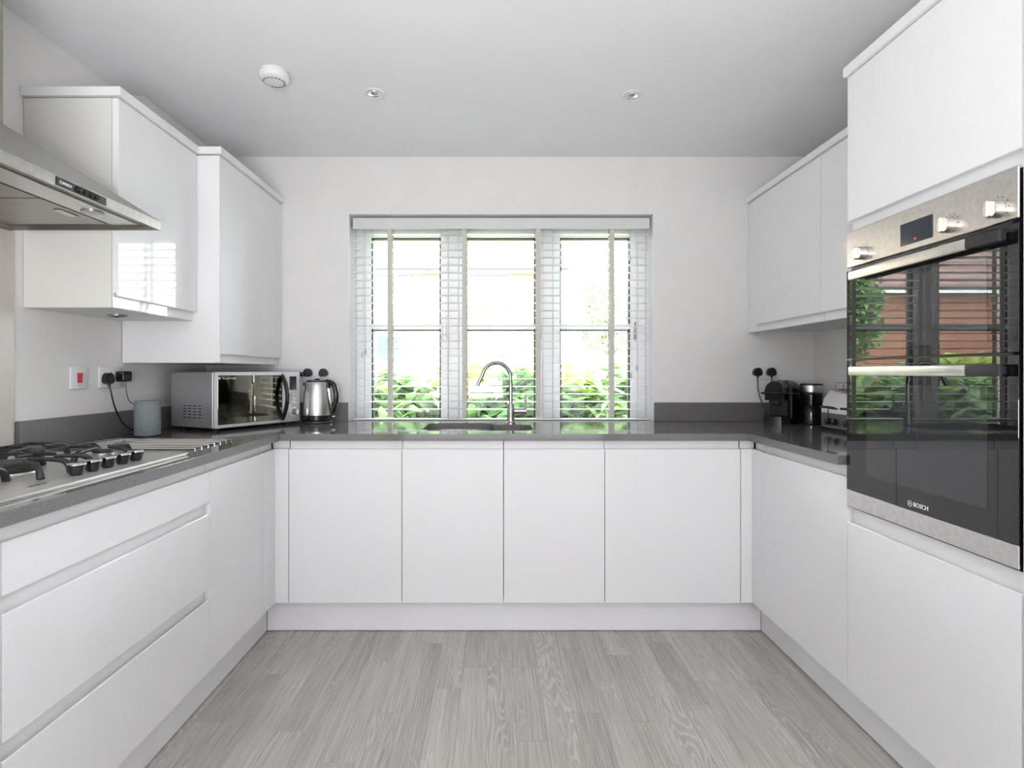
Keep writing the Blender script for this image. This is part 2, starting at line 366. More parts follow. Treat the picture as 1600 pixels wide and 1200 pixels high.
# ------------------------------------------------------------------ worktop with sill and sink cut-out
SKB = (-.352, -.018, 2.625, 3.03); SKS = (-.02, .176, 2.625, 2.935)
def sink_hole():
    n = 6; r = .085; out = []
    def arc(cx, cy, rr, a0, a1):
        for k in range(n+1): a = R(a0+(a1-a0)*k/n); out.append((cx+rr*math.cos(a), cy+rr*math.sin(a)))
    x0, x1, y0, y1 = SKB; u0, u1, v0, v1 = SKS
    arc(u1-.06, v1-.06, .06, 90, 0); arc(u1-.06, v0+.06, .06, 0, -90); arc(x0+r, y0+r, r, -90, -180); arc(x0+r, y1-r, r, 180, 90)
    arc(x1-r, y1-r, r, 90, 20); out.append((x1+.004, v1)); return out
wk = thing('worktop', 'polished dark grey quartz worktop running round three sides and into the window sill', 'worktop', (0, 2.9, WT))
bev = .0015
ol = [(-.9455, 2.49), (1.1045, 2.49), (1.1045, YB-.002), (WX1-.002, YB-.002), (WX1-.002, YW-.002), (WX0+.002, YW-.002), (WX0+.002, YB-.002), (-.9455, YB-.002)]
obj('slab', plate([ol, sink_hole()], WB, WT), quartz, wk, world=True)
obj('slab', box(NB(), XL+.002, -.946, .3, YB-.002, WB, WT, .0012), quartz, wk, world=True)
obj('slab', box(NB(), 1.105, XR-.002, 1.838, YB-.002, WB, WT, .0012), quartz, wk, world=True)
up = thing('upstand', 'low dark grey quartz upstand along the walls behind the worktop', 'upstand', (0, YB-.01, WT))
for a in ((XL+.002, XL+.02, 1.895, YB-.022), (XL+.002, WX0-.001, YB-.02, YB-.001), (WX1+.001, XR-.002, YB-.02, YB-.001), (XR-.02, XR-.002, 1.85, YB-.022)):
    obj('strip', box(NB(), *a, WT+.0005, WT+.104, .001), quartz_m, up, world=True)

# sink bowls under the cut-out
sk = thing('sink', 'stainless undermount sink with one large and one small bowl', 'sink', (-.1, 2.83, WB))
def bowl(x0, x1, y0, y1, dep, r):
    bm = NB(); A = rrect(x0-.004, x1+.004, y0-.004, y1+.004, r); B = rrect(x0+.01, x1-.01, y0+.01, y1-.01, r); rings = []
    for poly_, z in ((A, WB-.001), (A, WB-.004), (rrect(x0, x1, y0, y1, r), WB-.006), (B, WB-dep+.02), (rrect(x0+.03, x1-.03, y0+.03, y1-.03, r*.6), WB-dep)):
        rings.append([bm.verts.new((x, y, z)) for x, y in poly_])
    for a, b in zip(rings, rings[1:]):
        for i in range(len(a)): bm.faces.new((a[i], a[(i+1) % len(a)], b[(i+1) % len(a)], b[i]))
    bm.faces.new(rings[-1]); return bm
for s_, dep, r in ((SKB, .19, .08), (SKS, .13, .055)):
    x0, x1, y0, y1 = s_
    if s_ is SKB: x1 -= .012
    else: x0 += .012
    q = obj('bowl', bowl(x0, x1, y0, y1, dep, r), steel, sk, world=True)
    c = ((x0+x1)/2, (y0+y1)/2, WB-dep+.0005)
    obj('waste', lathe(NB(), [(.043, 0), (.043, .003), (.03, .002), (.0, .001)], c, 24), chrome, q, world=True)
obj('divider', box(NB(), -.030, -.008, 2.627, 2.925, WB-.03, WB-.002, .004), steel, sk, world=True)

# mixer tap
ft = thing('kitchen_tap', 'brushed steel swan-neck mixer tap behind the sink', 'tap', (.078, 3.0, WT))
bm = NB(); lathe(bm, [(.025, .0), (.025, .006), (.021, .010), (.0195, .016), (.0195, .105), (.0175, .108), (.0115, .110), (.0115, .112)], (0, 0, 0), 28); obj('body', bm, chromeb, ft)
pts = [(0, 0, .110), (0, 0, .16), (0, 0, .205), (-.003, -.002, .235)]
for k in range(1, 13):
    a = math.pi*k/12*.93; pts.append((-.076+.076*math.cos(a)-.003*0, -.035*(1-math.cos(a))/2, .235+.085*math.sin(a)))
lastp = Vector(pts[-1]); pts.append(tuple(lastp+Vector((-.014, -.002, -.028)))); pts.append(tuple(lastp+Vector((-.024, -.003, -.050))))
sp = obj('spout', tube(NB(), smooth_path(pts, 3), .0105, 14), chromeb, ft)
e = Vector(pts[-1]); obj('aerator', cyl(NB(), e, e+Vector((-.001, 0, -.003)), .0085, seg=16), plast, sp)
bm = NB(); cyl(bm, (.018, 0, .066), (.062, 0, .066), .0165, seg=24); cyl(bm, (.063, 0, .066), (.083, 0, .066), .0165, seg=24); cyl(bm, (.06, 0, .066), (.065, 0, .066), .0150, seg=24)
lv = obj('cartridge', bm, chromeb, ft); obj('lever', cyl(NB(), (.075, 0, .080), (.077, -.004, .155), .0062, .0058, 14), chromeb, lv)

# ------------------------------------------------------------------ cabinets
def jdoor(x0, x1, z0, z1, kind, th=.022, g=.0016, lip=.036, gz=.0):
    bm = NB(); x0 += g; x1 -= g
    if kind == 'top':
        zl = z1-lip; P = [(0, z0), (0, zl-.002), (.0015, zl), (.004, zl+.0005), (.008, zl-.006), (.012, zl-.014), (.0165, zl-.012), (.018, zl-.002), (.018, z1), (th, z1), (th, z0)]
    elif kind == 'bottom':
        zl = z0+lip; P = [(0, z1), (0, zl+.002), (.0015, zl), (.004, zl-.0005), (.008, zl+.006), (.012, zl+.014), (.0165, zl+.012), (.018, zl+.002), (.018, z0), (th, z0), (th, z1)]
    else: P = [(.001, z0), (0, z0+.001), (0, z1-.001), (.001, z1), (th, z1), (th, z0)]
    return prism(bm, P, 'x', x0, x1)
def carcase(wd, z0, z1, dep, shelf=(), top=False, hole=None):
    bm = NB(); t = .018; a = .0235
    box(bm, .0005, t, a, dep, z0, z1); box(bm, wd-t, wd-.0005, a, dep, z0, z1); box(bm, t, wd-t, a, dep, z0, z0+t); box(bm, t, wd-t, dep-.01, dep, z0+t, z1)
    if top: box(bm, t, wd-t, a, dep-.01, z1-t, z1)
    for s in shelf: box(bm, t, wd-t, a, dep-.01, s, s+t)
    return bm
DZ0, DZ1 = .150, WB-.003
def base_unit(name, label, loc, rz, wd, fronts, group=None, dep=.60, cat='cabinet'):
    t = thing(name, label, cat, (loc[0], loc[1], .0), rz, group)
    obj('carcase', carcase(wd, DZ0, DZ1-.001, dep), carc, t)
    for f in fronts: obj(f[0], jdoor(*f[1:]), gloss, t)
    return t
G = 'white gloss base cabinets'
dr = base_unit('drawer_cabinet', 'wide white drawer cabinet with three handleless drawers under the gas hob', (FL, 1.121), 90, .818,
          [('drawer', 0, .818, .724-.0, DZ1, 'top'), ('drawer', 0, .818, .432, .722, 'top'), ('drawer', 0, .818, DZ0, .430, 'top')], G)
base_unit('base_cabinet', 'narrow white base cabinet between the hob drawers and the left corner', (FL, 1.939), 90, .451, [('door', 0, .451, DZ0, DZ1, 'top')], G)
base_unit('base_cabinet', 'white base cabinet before the hob drawers at the left picture edge', (FL, .521), 90, .60, [('door', 0, .60, DZ0, DZ1, 'top')], G)
base_unit('base_cabinet', 'white base cabinet left of the sink, below the kettle', (-.9165, FB), 0, .5005, [('door', 0, .5005, DZ0, DZ1, 'top')], G)
base_unit('sink_cabinet', 'white two-door base cabinet directly under the sink', (-.416, FB), 0, .897, [('door', 0, .4495, DZ0, DZ1, 'top'), ('door', .4495, .897, DZ0, DZ1, 'top')], G)
base_unit('base_cabinet', 'widest white single-door base cabinet right of the sink', (.481, FB), 0, .60, [('door', 0, .60, DZ0, DZ1, 'top')], G)
base_unit('base_cabinet', 'white base cabinet between the right corner and the oven housing, below the toaster', (FR, 2.421), -90, .591, [('door', 0, .591, DZ0, DZ1, 'top')], G)
def corner_post(lbl, bits):
    t = thing('corner_post', lbl, 'panel', (bits[0][0], bits[0][2], DZ0), 0)
    for b in bits: obj('panel', box(NB(), *b, .001), gloss, t, world=True)
corner_post('white corner filler where left and back base cabinets meet',
  [(FL-.02, FL, 2.392, FB-.0005, DZ0, DZ1-.035), (FL-.02, FL-.016, 2.392, FB-.0005, DZ1-.0345, DZ1), (FL-.016, -.918, FB, FB+.02, DZ0, DZ1-.035), (FL-.016, -.918, FB+.016, FB+.02, DZ1-.0345, DZ1)])
corner_post('white corner filler where right and back base cabinets meet',
  [(FR, FR+.02, 2.423, FB-.0005, DZ0, DZ1-.035), (FR+.016, FR+.02, 2.423, FB-.0005, DZ1-.0345, DZ1), (1.083, FR+.016, FB, FB+.02, DZ0, DZ1-.035), (1.083, FR+.016, FB+.016, FB+.02, DZ1-.0345, DZ1)])
PL, PR, PBk = FL-.058, FR+.066, FB+.055
for lbl, b in (('long white plinth along the left cabinets', (PL-.015, PL, .3, PBk-.0005)), ('white plinth under the window cabinets', (PL+.0012, PR-.0012, PBk, PBk+.015)), ('white plinth along the oven side cabinets', (PR, PR+.015, .6, PBk-.0005))):
    tag(obj('plinth', box(NB(), *b, .0035, .149, .0008), plin), lbl, 'plinth', 'white plinths')

# tall oven housing + neighbour
tl = thing('oven_housing', 'tall white cabinet holding the built-in double oven', 'cabinet', (FR, 1.83, 0), -90)
bm = NB(); W = .608
box(bm, .0005, .016, .0235, .625, .15, 2.10); box(bm, W-.016, W-.0005, .0235, .625, .15, 2.10); box(bm, .016, W-.016, .61, .625, .15, 2.1)
for s in (.15, .705, 1.626, 2.082): box(bm, .016, W-.016, .0235, .61, s, s+.018)
obj('carcase', bm, carc, tl)
obj('door', jdoor(0, W, 1.651-.036, 2.112, 'bottom', lip=.036), gloss, tl)
obj('door', jdoor(0, W, DZ0, .730, 'top', lip=.042), gloss, tl)
t2 = thing('tall_cabinet', 'tall white cabinet at the right picture edge beside the oven housing', 'cabinet', (FR, 1.2205, 0), -90)
obj('carcase', carcase(.6, .15, 2.10, .625, (.9, 1.5), True), carc, t2); obj('door', jdoor(0, .6, DZ0, 2.112, 'none'), gloss, t2)

# wall cabinets
WG = 'white gloss wall cabinets'; UB = 1.388
def wall_unit(label, loc, rz, wd, z0, doors, dep, endcol=None):
    t = thing('wall_cabinet', label, 'cabinet', (loc[0], loc[1], z0), rz, WG)
    bm = carcase(wd, 0, 2.100-z0, dep, (.34,), True)
    obj('carcase', bm, carc, t)
    for a, b in doors: obj('door', jdoor(a, b, 0.002, 2.100-z0, 'bottom', lip=.036), gloss, t)
    return t
u1 = wall_unit('white wall cabinet beside the cooker hood, its grey-white side panel showing', (-1.283, 1.931), 90, .508, UB, [(0, .508)], .322)
u2 = wall_unit('longer white wall cabinet in the left corner above the microwave', (-1.187, 2.4405), 90, .706, 1.209, [(.012, .706)], .418)
obj('side_panel', box(NB(), .0, .010, .0005, .418, 0.001, 2.100-1.209, .0006), gloss, u2)
u3 = wall_unit('white wall cabinet on the right wall nearest the window', (1.394, 3.054), -90, .613, UB, [(0, .613)], .364)
u4 = wall_unit('white wall cabinet on the right wall half hidden by the oven housing', (1.394, 2.4405), -90, .602, UB, [(0, .602)], .364)
tag(obj('filler_panel', box(NB(), 1.396, 1.414, 3.0555, YB-.001, UB, 2.1, .001), gloss), 'narrow white filler strip between right wall cabinet and window wall', 'panel')
# lights set in cabinet undersides
for u, x, y, z, lbl in ((u1, .25, .17, UB, ''), (u4, .12, .16, UB, '')):
    q = obj('downlight', lathe(NB(), [(.035, -.0005), (.035, -.005), (.031, -.007), (.027, -.004), (.0, -.0035)], (x, y, 0), 28), chromeb, u)
    for o_ in (q,): pass
    obj('lens', lathe(NB(), [(.025, -.0046), (.0, -.0052)], (x, y, 0), 24), glasslens, q)
# cornices
def cornice(lbl, bits):
    t = thing('cornice', lbl, 'cornice', (bits[0][0], bits[0][2], 2.10), 0, 'flat white cornices on the wall cabinets')
    for b in bits: obj('strip', box(NB(), *b, 2.103, 2.133, .0015), gloss, t, world=True)
cornice('white cornice on top of the left wall cabinets', [(XL+.001, -1.268, 1.916, 2.424), (XL+.001, -1.172, 2.425, YB-.001)])
cornice('white cornice on top of the right wall cabinets', [(1.379, XR-.001, 1.832, YB-.001)])
t = thing('cornice', 'white cornice on top of the oven housing', 'cornice', (FR, 1.5, 2.114), 0, 'flat white cornices on the wall cabinets')
obj('strip', box(NB(), FR-.014, XR-.001, .61, 1.831, 2.115, 2.146, .0015), gloss, t, world=True)

# ------------------------------------------------------------------ double oven (local: x right, y into cabinet, z up)
ov = thing('double_oven', 'built-in stainless and black glass double oven with two bar handles', 'oven', (FR, 1.83, .7405), -90)
W = .608; OH = .873; ox0, ox1 = .006, W-.002; OF = -.006
obj('body', box(NB(), .022, W-.022, .0, .55, .004, OH-.006), plast, ov)
zc = 1.500-.7405; zs = 1.208-.7405; zb = .793-.7405
bm = NB(); box(bm, ox0, ox1, OF, -.001, zc, OH, .002); panel = obj('control_panel', bm, steel, ov)
bm = NB(); box(bm, ox0+.243, ox0+.359, OF-.0012, OF-.0004, zc+.016, zc+.076, .0003); disp = obj('display', bm, screen, ov)
box_ = box(NB(), ox0+.296, ox0+.302, OF-.0016, OF-.0013, zc+.024, zc+.029); obj('clock_mark', box_, led, disp)
for kx in (.083, .415, .550):
    kz = zc+.032; bm = NB()
    cyl(bm, (ox0+kx, OF-.0005, kz), (ox0+kx, OF-.020, kz), .0205, .0185, 28)
    box(bm, ox0+kx-.0055, ox0+kx+.0055, OF-.030, OF-.018, kz-.019, kz+.019, .003)
    k = obj('knob', bm, handle_m, ov)
    bm = NB()
    for a in range(-120, 121, 30):
        q = Vector((math.sin(R(a)), 0, math.cos(R(a)))); c = Vector((ox0+kx, OF-.0006, kz))+q*.027; box(bm, c.x-.0012, c.x+.0012, OF-.0008, OF-.0004, c.z-.0012, c.z+.0012)
    obj('dial_marks', bm, dark_ink, k)
obj('upper_door', box(NB(), ox0, ox1, OF, -.001, zs+.003, zc-.010, .0006), blackg, ov)
obj('lower_door', box(NB(), ox0, ox1, OF, -.001, zb+.001, zs-.003, .0006), blackg, ov)
d_ = ov.children[-1]
obj('glass_window', box(NB(), ox0+.096, ox1-.078, OF-.0004, OF-.0002, zb+.060, zs-.075), blackw, d_)
obj('glass_window', box(NB(), ox0+.096, ox1-.078, OF-.0004, OF-.0002, zs+.03, zc-.07), blackw, ov.children[-2])
obj('lower_trim', box(NB(), ox0, ox1, OF, -.001, .0, zb-.001, .0015), steel, ov)
def bar(z):
    bm = NB(); x0, x1 = ox0+.054, ox1-.014
    box(bm, x0+.002, x1-.09, OF-.032, OF-.020, z-.0135, z+.0135, .004, 2)
    h = obj('handle', bm, handle_m, ov)
    bm = NB(); box(bm, x1-.0895, x1, OF-.032, OF-.020, z-.0135, z+.0135, .004, 2)
    box(bm, x1-.085, x1-.012, OF-.021, OF-.0005, z-.010, z+.010, .003); obj('handle_bracket', bm, rub, h)
    obj('handle_bracket', box(NB(), x0+.008, x0+.045, OF-.0195, OF-.0005, z-.009, z+.009, .003), plastg, h)
bar(zc-.034); bar(zs-.037)
def bosch(parent, c, rt, upv, s, ink):
    text('lettering', 'BOSCH', s, ink, c, rt, upv, parent, .0003, s*.02)
    r_ = Vector(rt).normalized(); u_ = Vector(upv).normalized(); n_ = r_.cross(u_); q = Vector(c)-r_*s*2.35
    bm = NB(); M = Matrix(((r_.x, u_.x, n_.x), (r_.y, u_.y, n_.y), (r_.z, u_.z, n_.z)))
    def ring(ro, ri, seg=28):
        for k in range(seg):
            a, b = 2*math.pi*k/seg, 2*math.pi*(k+1)/seg
            vs_ = [bm.verts.new(q+M@Vector((rr*math.cos(t_), rr*math.sin(t_), .0003))) for rr, t_ in ((ro, a), (ro, b), (ri, b), (ri, a))]; bm.faces.new(vs_)
    ring(s*.52, s*.44)
    for x0, x1, y0, y1 in ((-.26, -.17, -.32, .32), (.17, .26, -.32, .32), (-.17, .17, -.05, .05)):
        bm.faces.new([bm.verts.new(q+M@Vector((x*s, y*s, .0003))) for x, y in ((x0, y0), (x1, y0), (x1, y1), (x0, y1))])
    obj('emblem', bm, ink, parent)
bosch(ov, (ox0+.319, OF-.001, zb+.018), (1, 0, 0), (0, 0, 1), .0165, white_ink)

# ------------------------------------------------------------------ cooker hood and splashback
HY0, HY1, HX, HZ0, HZ1 = .976, 1.876, -1.107, 1.636, 1.665
hd = thing('cooker_hood', 'stainless steel chimney cooker hood above the gas hob', 'cooker hood', (XL+.001, (HY0+HY1)/2, HZ0))
bm = NB(); wx = XL+.002
CX, CY0, CY1, CZ = -1.345, 1.31, 1.552, 1.845
box(bm, HX-.004, HX, HY0, HY1, HZ0, HZ1); box(bm, wx, HX-.004, HY1-.004, HY1, HZ0, HZ1); box(bm, wx, HX-.004, HY0, HY0+.004, HZ0, HZ1); box(bm, wx, wx+.004, HY0+.004, HY1-.004, HZ0, HZ1)
A = [bm.verts.new(p) for p in ((wx, HY0, HZ1), (HX, HY0, HZ1), (HX, HY1, HZ1), (wx, HY1, HZ1))]
B = [bm.verts.new(p) for p in ((wx, CY0, CZ), (CX, CY0, CZ), (CX, CY1, CZ), (wx, CY1, CZ))]
for i in range(3): bm.faces.new((A[i], A[i+1], B[i+1], B[i]))
obj('canopy', bm, steel_h, hd, world=True, angle=15)
obj('chimney', box(NB(), wx, CX, CY0, CY1, CZ-.01, ZC-.001, .001), steel_h, hd, world=True)
obj('underside', box(NB(), wx+.005, HX-.005, HY0+.005, HY1-.005, HZ0+.016, HZ0+.020), steel_h, hd, world=True)
obj('light_rail', box(NB(), -1.25, -1.165, HY0+.03, HY1-.03, HZ0+.011, HZ0+.0155, .001), steel, hd, world=True)
for i in range(3):
    y0 = HY0+.04+i*.275; f = obj('filter', box(NB(), -1.56, -1.256, y0, y0+.268, HZ0+.010, HZ0+.0155, .001), steel_h, hd, world=True)
    obj('catch', box(NB(), -1.30, -1.275, y0+.10, y0+.17, HZ0+.006, HZ0+.0095, .001), steel, f, world=True)
for y0 in (1.12, 1.70): obj('lamp', lathe(NB(), [(.03, .0), (.03, -.003), (.024, -.004), (.0, -.003)], (-1.207, y0, HZ0+.0105), 24), glasslens, hd, world=True)
cp = obj('control_strip', box(NB(), HX+.0003, HX+.002, 1.430, 1.612, HZ0+.003, HZ1-.004, .0003), plast, hd, world=True)
for k in range(4):
    yy = 1.505+k*.0215; obj('button', cyl(NB(), (HX+.002, yy, HZ0+.0145), (HX+.009, yy, HZ0+.0145), .0085, .0075, 18), plastg, cp, world=True)
def bosch_world(parent, c, rt, upv, s, ink):
    ch0 = set(parent.children); bosch(parent, c, rt, upv, s, ink)
    M = (parent.parent.matrix_basis @ parent.matrix_basis if parent.parent else parent.matrix_basis).inverted()
    for ch in parent.children:
        if ch not in ch0: ch.data.transform(M)
bosch_world(hd, (HX+.0022, 1.465, HZ0+.0135), (0, 1, 0), (0, 0, 1), .0095, white_ink)
tag(obj('splashback', box(NB(), XL+.001, XL+.007, .99, 1.888, WT+.001, 1.634, .001), splash), 'beige panel splashback on the wall between hob and hood', 'splashback')

# ------------------------------------------------------------------ gas hob
hb = thing('gas_hob', 'stainless five-burner gas hob with black pan supports and five knobs', 'hob', (-1.26, 1.47, WT))
bm = plate([rrect(-1.505, -1.003, 1.10, 1.862, .012)], WT+.004, WT+.0075); obj('plate', bm, hob_m, hb, world=True)
obj('rim', plate([rrect(-1.501, -1.007, 1.104, 1.858, .012)], WT+.0005, WT+.004), steel_h, hb, world=True)
HT = WT+.0075
for X, Y, r in ((-1.40, 1.235, .030), (-1.17, 1.235, .042), (-1.275, 1.475, .058), (-1.385, 1.715, .036), (-1.185, 1.715, .030)):
    bm = NB(); lathe(bm, [(r+.018, 0), (r+.016, .004), (r+.004, .006), (r, .008), (r*.98, .02), (0, .0205)], (X, Y, HT), 32); b = obj('burner', bm, steel, hb, world=True)
    bm = NB(); lathe(bm, [(r*.90, .0207), (r*.96, .022), (r*.93, .028), (0, .030)], (X, Y, HT), 32); obj('burner_cap', bm, iron, b, world=True)
    if r > .05:
        obj('burner_ring', lathe(NB(), [(r+.014, .006), (r+.014, .018), (r+.006, .022), (r+.005, .006)], (X, Y, HT), 32), iron, b, world=True)
for Y in (1.44, 1.498, 1.556, 1.618, 1.678):
    c = (-1.063, Y, HT); bm = NB(); lathe(bm, [(.013, .0), (.014, .003), (.0155, .004), (.0205, .022), (.0215, .026), (.0215, .028)], c, 28); k = obj('knob', bm, plastg, hb, world=True)
    bm = NB(); lathe(bm, [(.0217, .0265), (.0217, .0295), (.0195, .031), (.0, .0315)], c, 28); obj('knob_cap', bm, chrome, k, world=True)
def grate(y0, y1, centers):
    bm = NB(); x0, x1 = -1.485, -1.115; zt_, t = HT+.040, .0035
    def b_(ax, ay, bx, by): box(bm, min(ax, bx)-t, max(ax, bx)+t, min(ay, by)-t, max(ay, by)+t, zt_-.009, zt_, .0015)
    def finger(px, py, dx, dy, L):
        """stout arm pointing in towards the burner from a curved leg that stands on the plate"""
        P_ = [(px+dx*L, py+dy*L, zt_-.004), (px+dx*L*.5, py+dy*L*.5, zt_-.005), (px+dx*.010, py+dy*.010, zt_-.008), (px-dx*.006, py-dy*.006, zt_-.020), (px-dx*.013, py-dy*.013, HT+.001)]
        pp = smooth_path(P_, 4); n = len(pp); tube(bm, pp, .006, 8, [.004+.0055*(i/(n-1))**.8 for i in range(n)])
    b_(x0+.012, y0+.03, x0+.012, y1-.03)
    for cx, cy, rr in centers:
        if len(centers) == 1:
            finger(x1, cy, -1, 0, .10); finger(x0, cy, 1, 0, .11); finger(cx, y0, 0, 1, .075); finger(cx, y1, 0, -1, .075)
            for sx in (-1, 1):
                for sy in (-1, 1): finger(cx+sx*.155, cy+sy*.085, -sx*.86, -sy*.5, .075)
        else:
            ex = x1 if cx > -1.28 else x0; finger(ex, cy, 1 if ex == x0 else -1, 0, .055); finger(cx, y0, 0, 1, .085); finger(cx, y1, 0, -1, .085)
    if len(centers) == 2:
        b_(-1.285, y0+.008, -1.285, y1-.008); b_(-1.35, (y0+y1)/2, -1.215, (y0+y1)/2); b_(x0+.012, y0+.03, x0+.10, y0+.008+.022); b_(x0+.012, y1-.03, x0+.10, y1-.03)
        for c_ in ((-1.285, y0, 1), (-1.285, y1, -1)): finger(c_[0], c_[1], 0, c_[2], .03)
    else:
        b_(x0+.03, y0+.02, x1-.10, y0+.02); b_(x0+.03, y1-.02, x1-.10, y1-.02)
    return bm
obj('pan_support', grate(1.125, 1.345, [(-1.40, 1.235, .02), (-1.17, 1.235, .02)]), iron, hb, world=True)
obj('pan_support', grate(1.365, 1.585, [(-1.275, 1.475, .03)]), iron, hb, world=True)
obj('pan_support', grate(1.605, 1.825, [(-1.385, 1.715, .02), (-1.185, 1.715, .02)]), iron, hb, world=True)
t = text('lettering', 'BOSCH', .016, dark_ink, (-1.06, 1.315, HT+.0004), (0, 1, 0), (-1, 0, 0), hb, .0002); t.data.transform(hb.matrix_basis.inverted())
# hot-pan rods let into worktop: one set, seven rods
hr = thing('trivet_rods', 'row of slim stainless rods set into the worktop beyond the hob', 'trivet', (-1.3, 2.1, WT))
for k in range(7):
    Y = 1.975+k*.0455; bm = NB(); tube(bm, [(-1.555, Y, WT+.0036), (-1.046, Y, WT+.0036)], .0034, 8); obj('rod', bm, chrome, hr, world=True)

# ------------------------------------------------------------------ sockets, plugs, cables
def double_socket(name, label, loc, rz, group=None):
    t = thing(name, label, 'socket', loc, rz, group)   # local: x right, y into wall, z up
    f = obj('faceplate', box(NB(), -.073, .073, -.009, -.0005, -.043, .043, .0025, 2), sock, t)
    for s in (-1, 1):
        obj('switch', box(NB(), s*.011-.005, s*.011+.005, -.012, -.0085, .012, .028, .001), sock, t)
        bm = NB()
        for dx, dz, w_, h_ in ((0, .012, .004, .009), (-.011, -.010, .008, .004), (.011, -.010, .008, .004)):
            cx = s*.042+dx; box(bm, cx-w_/2, cx+w_/2, -.0094, -.0088, dz-h_/2, dz+h_/2)
        obj('pin_holes', bm, rub, t)
    return t
def plug_mesh(t, x, z):
    bm = NB(); pts = [(-.024, -.012), (-.025, .002), (-.018, .018), (-.008, .025), (.008, .025), (.018, .018), (.025, .002), (.024, -.012), (.012, -.020), (-.012, -.020)]
    prism(bm, [(x+a, z+b) for a, b in pts], 'y', -.0105, -.035)
    bmesh.ops.bevel(bm, geom=[e for e in bm.edges if all(v.co.y < -.03 for v in e.verts)], offset=.004, segments=2, affect='EDGES')
    return obj('plug_body', bm, plast, t)
SZ = EYE
double_socket('wall_socket', 'white double wall socket behind the kettle', ((493-775)/888*YB, YB, SZ), 0)
double_socket('wall_socket', 'white double wall socket above the coffee machine', ((1191-775)/888*YB, YB, SZ+.005), 0)
double_socket('wall_socket', 'white double wall socket above the fabric speaker', (XL, 2.365, SZ-.018), 90)
# cooker switch
ck = thing('cooker_switch', 'white switch plate with a red rocker on the left wall', 'switch', (XL, 2.18, SZ-.018), 90)
obj('faceplate', box(NB(), -.043, .043, -.009, -.0005, -.043, .043, .0025, 2), sock, ck)
bm = NB(); prism(bm, [(-.012, .019), (.012, .019), (.009, -.019), (-.009, -.019)], 'y', -.009, -.014); obj('rocker', bm, redm, ck)
for z in (-.032, .032): obj('screw', cyl(NB(), (0, -.0088, z), (0, -.0102, z), .003, seg=12), chrome, ck)
def plug(label, loc, rz, cable=None, r=.0033, world_pts=True):
    t = thing('plug', label, 'plug', loc, rz, 'black mains plugs')
    plug_mesh(t, 0, 0)
    if cable:
        pts = smooth_path(cable, 7)
        o = obj('cable', tube(NB(), pts, r, 8), plast, t, world=True)
        obj('cable_guard', tube(NB(), pts[:5], .006, 8, [.0075, .007, .006, .005, .0042]), plast, t, world=True)
    return t
# left wall: plug with thick cable toward the microwave, adapter feeding the speaker
lx = XL+.030
plug('black plug with a thick cable in the left wall socket, nearer the red switch', (XL, 2.325, SZ-.024), 90,
     [(lx-.008, 2.325, 1.125), (lx, 2.327, 1.09), (lx+.006, 2.345, 1.02), (lx+.006, 2.40, .95), (lx+.012, 2.47, .912), (lx+.03, 2.53, .904)])
ad = thing('power_adapter', 'square black adapter in the left wall socket beside the thick-cable plug', 'adapter', (XL, 2.413, SZ-.018), 90)
obj('body', box(NB(), -.030, .028, -.046, -.0105, -.018, .026, .006, 3), plastg, ad)
obj('cable', tube(NB(), smooth_path([(lx+.005, 2.413, 1.130), (lx+.005, 2.415, 1.10), (lx+.01, 2.425, 1.05), (lx+.03, 2.45, 1.02), (lx+.05, 2.47, .98), (lx+.03, 2.50, .93), (lx+.05, 2.49, .902)], 6), .0018, 7), plast, ad, world=True)
kx = (493-775)/888*YB
plug('black plug behind the kettle, left one of the pair', (kx-.036, YB, SZ), 0)
plug('black plug behind the kettle, right one of the pair', (kx+.050, YB, SZ), 0)
ko = thing('power_adapter', 'small round black adapter plug beside the microwave corner', 'adapter', (kx-.062, YB, SZ-.006), 0)
obj('body', box(NB(), -.014, .014, -.062, -.0375, -.012, .012, .005, 2), plastg, ko)
rx = (1191-775)/888*YB
plug('black plug above the coffee machine with its cable hanging down, left in the socket', (rx-.036, YB, SZ+.004), 0,
     [(rx-.036, YB-.025, SZ-.012), (rx-.036, YB-.025, SZ-.04), (rx-.034, YB-.027, SZ-.09), (rx-.024, YB-.030, SZ-.14), (rx-.008, YB-.045, SZ-.20), (rx+.01, YB-.04, WT+.005)])
plug('black plug above the coffee machine, right in the socket', (rx+.040, YB, SZ+.004), 0,
     [(rx+.040, YB-.025, SZ-.012), (rx+.040, YB-.025, SZ-.04), (rx+.042, YB-.028, SZ-.10), (rx+.05, YB-.045, SZ-.2), (rx+.06, YB-.04, WT+.005)])

# ------------------------------------------------------------------ speaker, microwave, kettle
sp = thing('smart_speaker', 'grey fabric cylinder speaker in front of the microwave', 'speaker', (-1.478, 2.41, WT))
obj('body', lathe(NB(), [(.042, .0), (.0475, .002), (.0495, .006), (.0495, .136), (.047, .1385)], seg=40), sage, sp)
obj('top_plate', lathe(NB(), [(.047, .1386), (.0485, .141), (.047, .1475), (.044, .1485), (.0, .1475)], seg=40), sage, sp)
obj('base_ring', lathe(NB(), [(.044, 0.0), (.0503, .0015), (.0503, .0045)], seg=40), plast, sp)

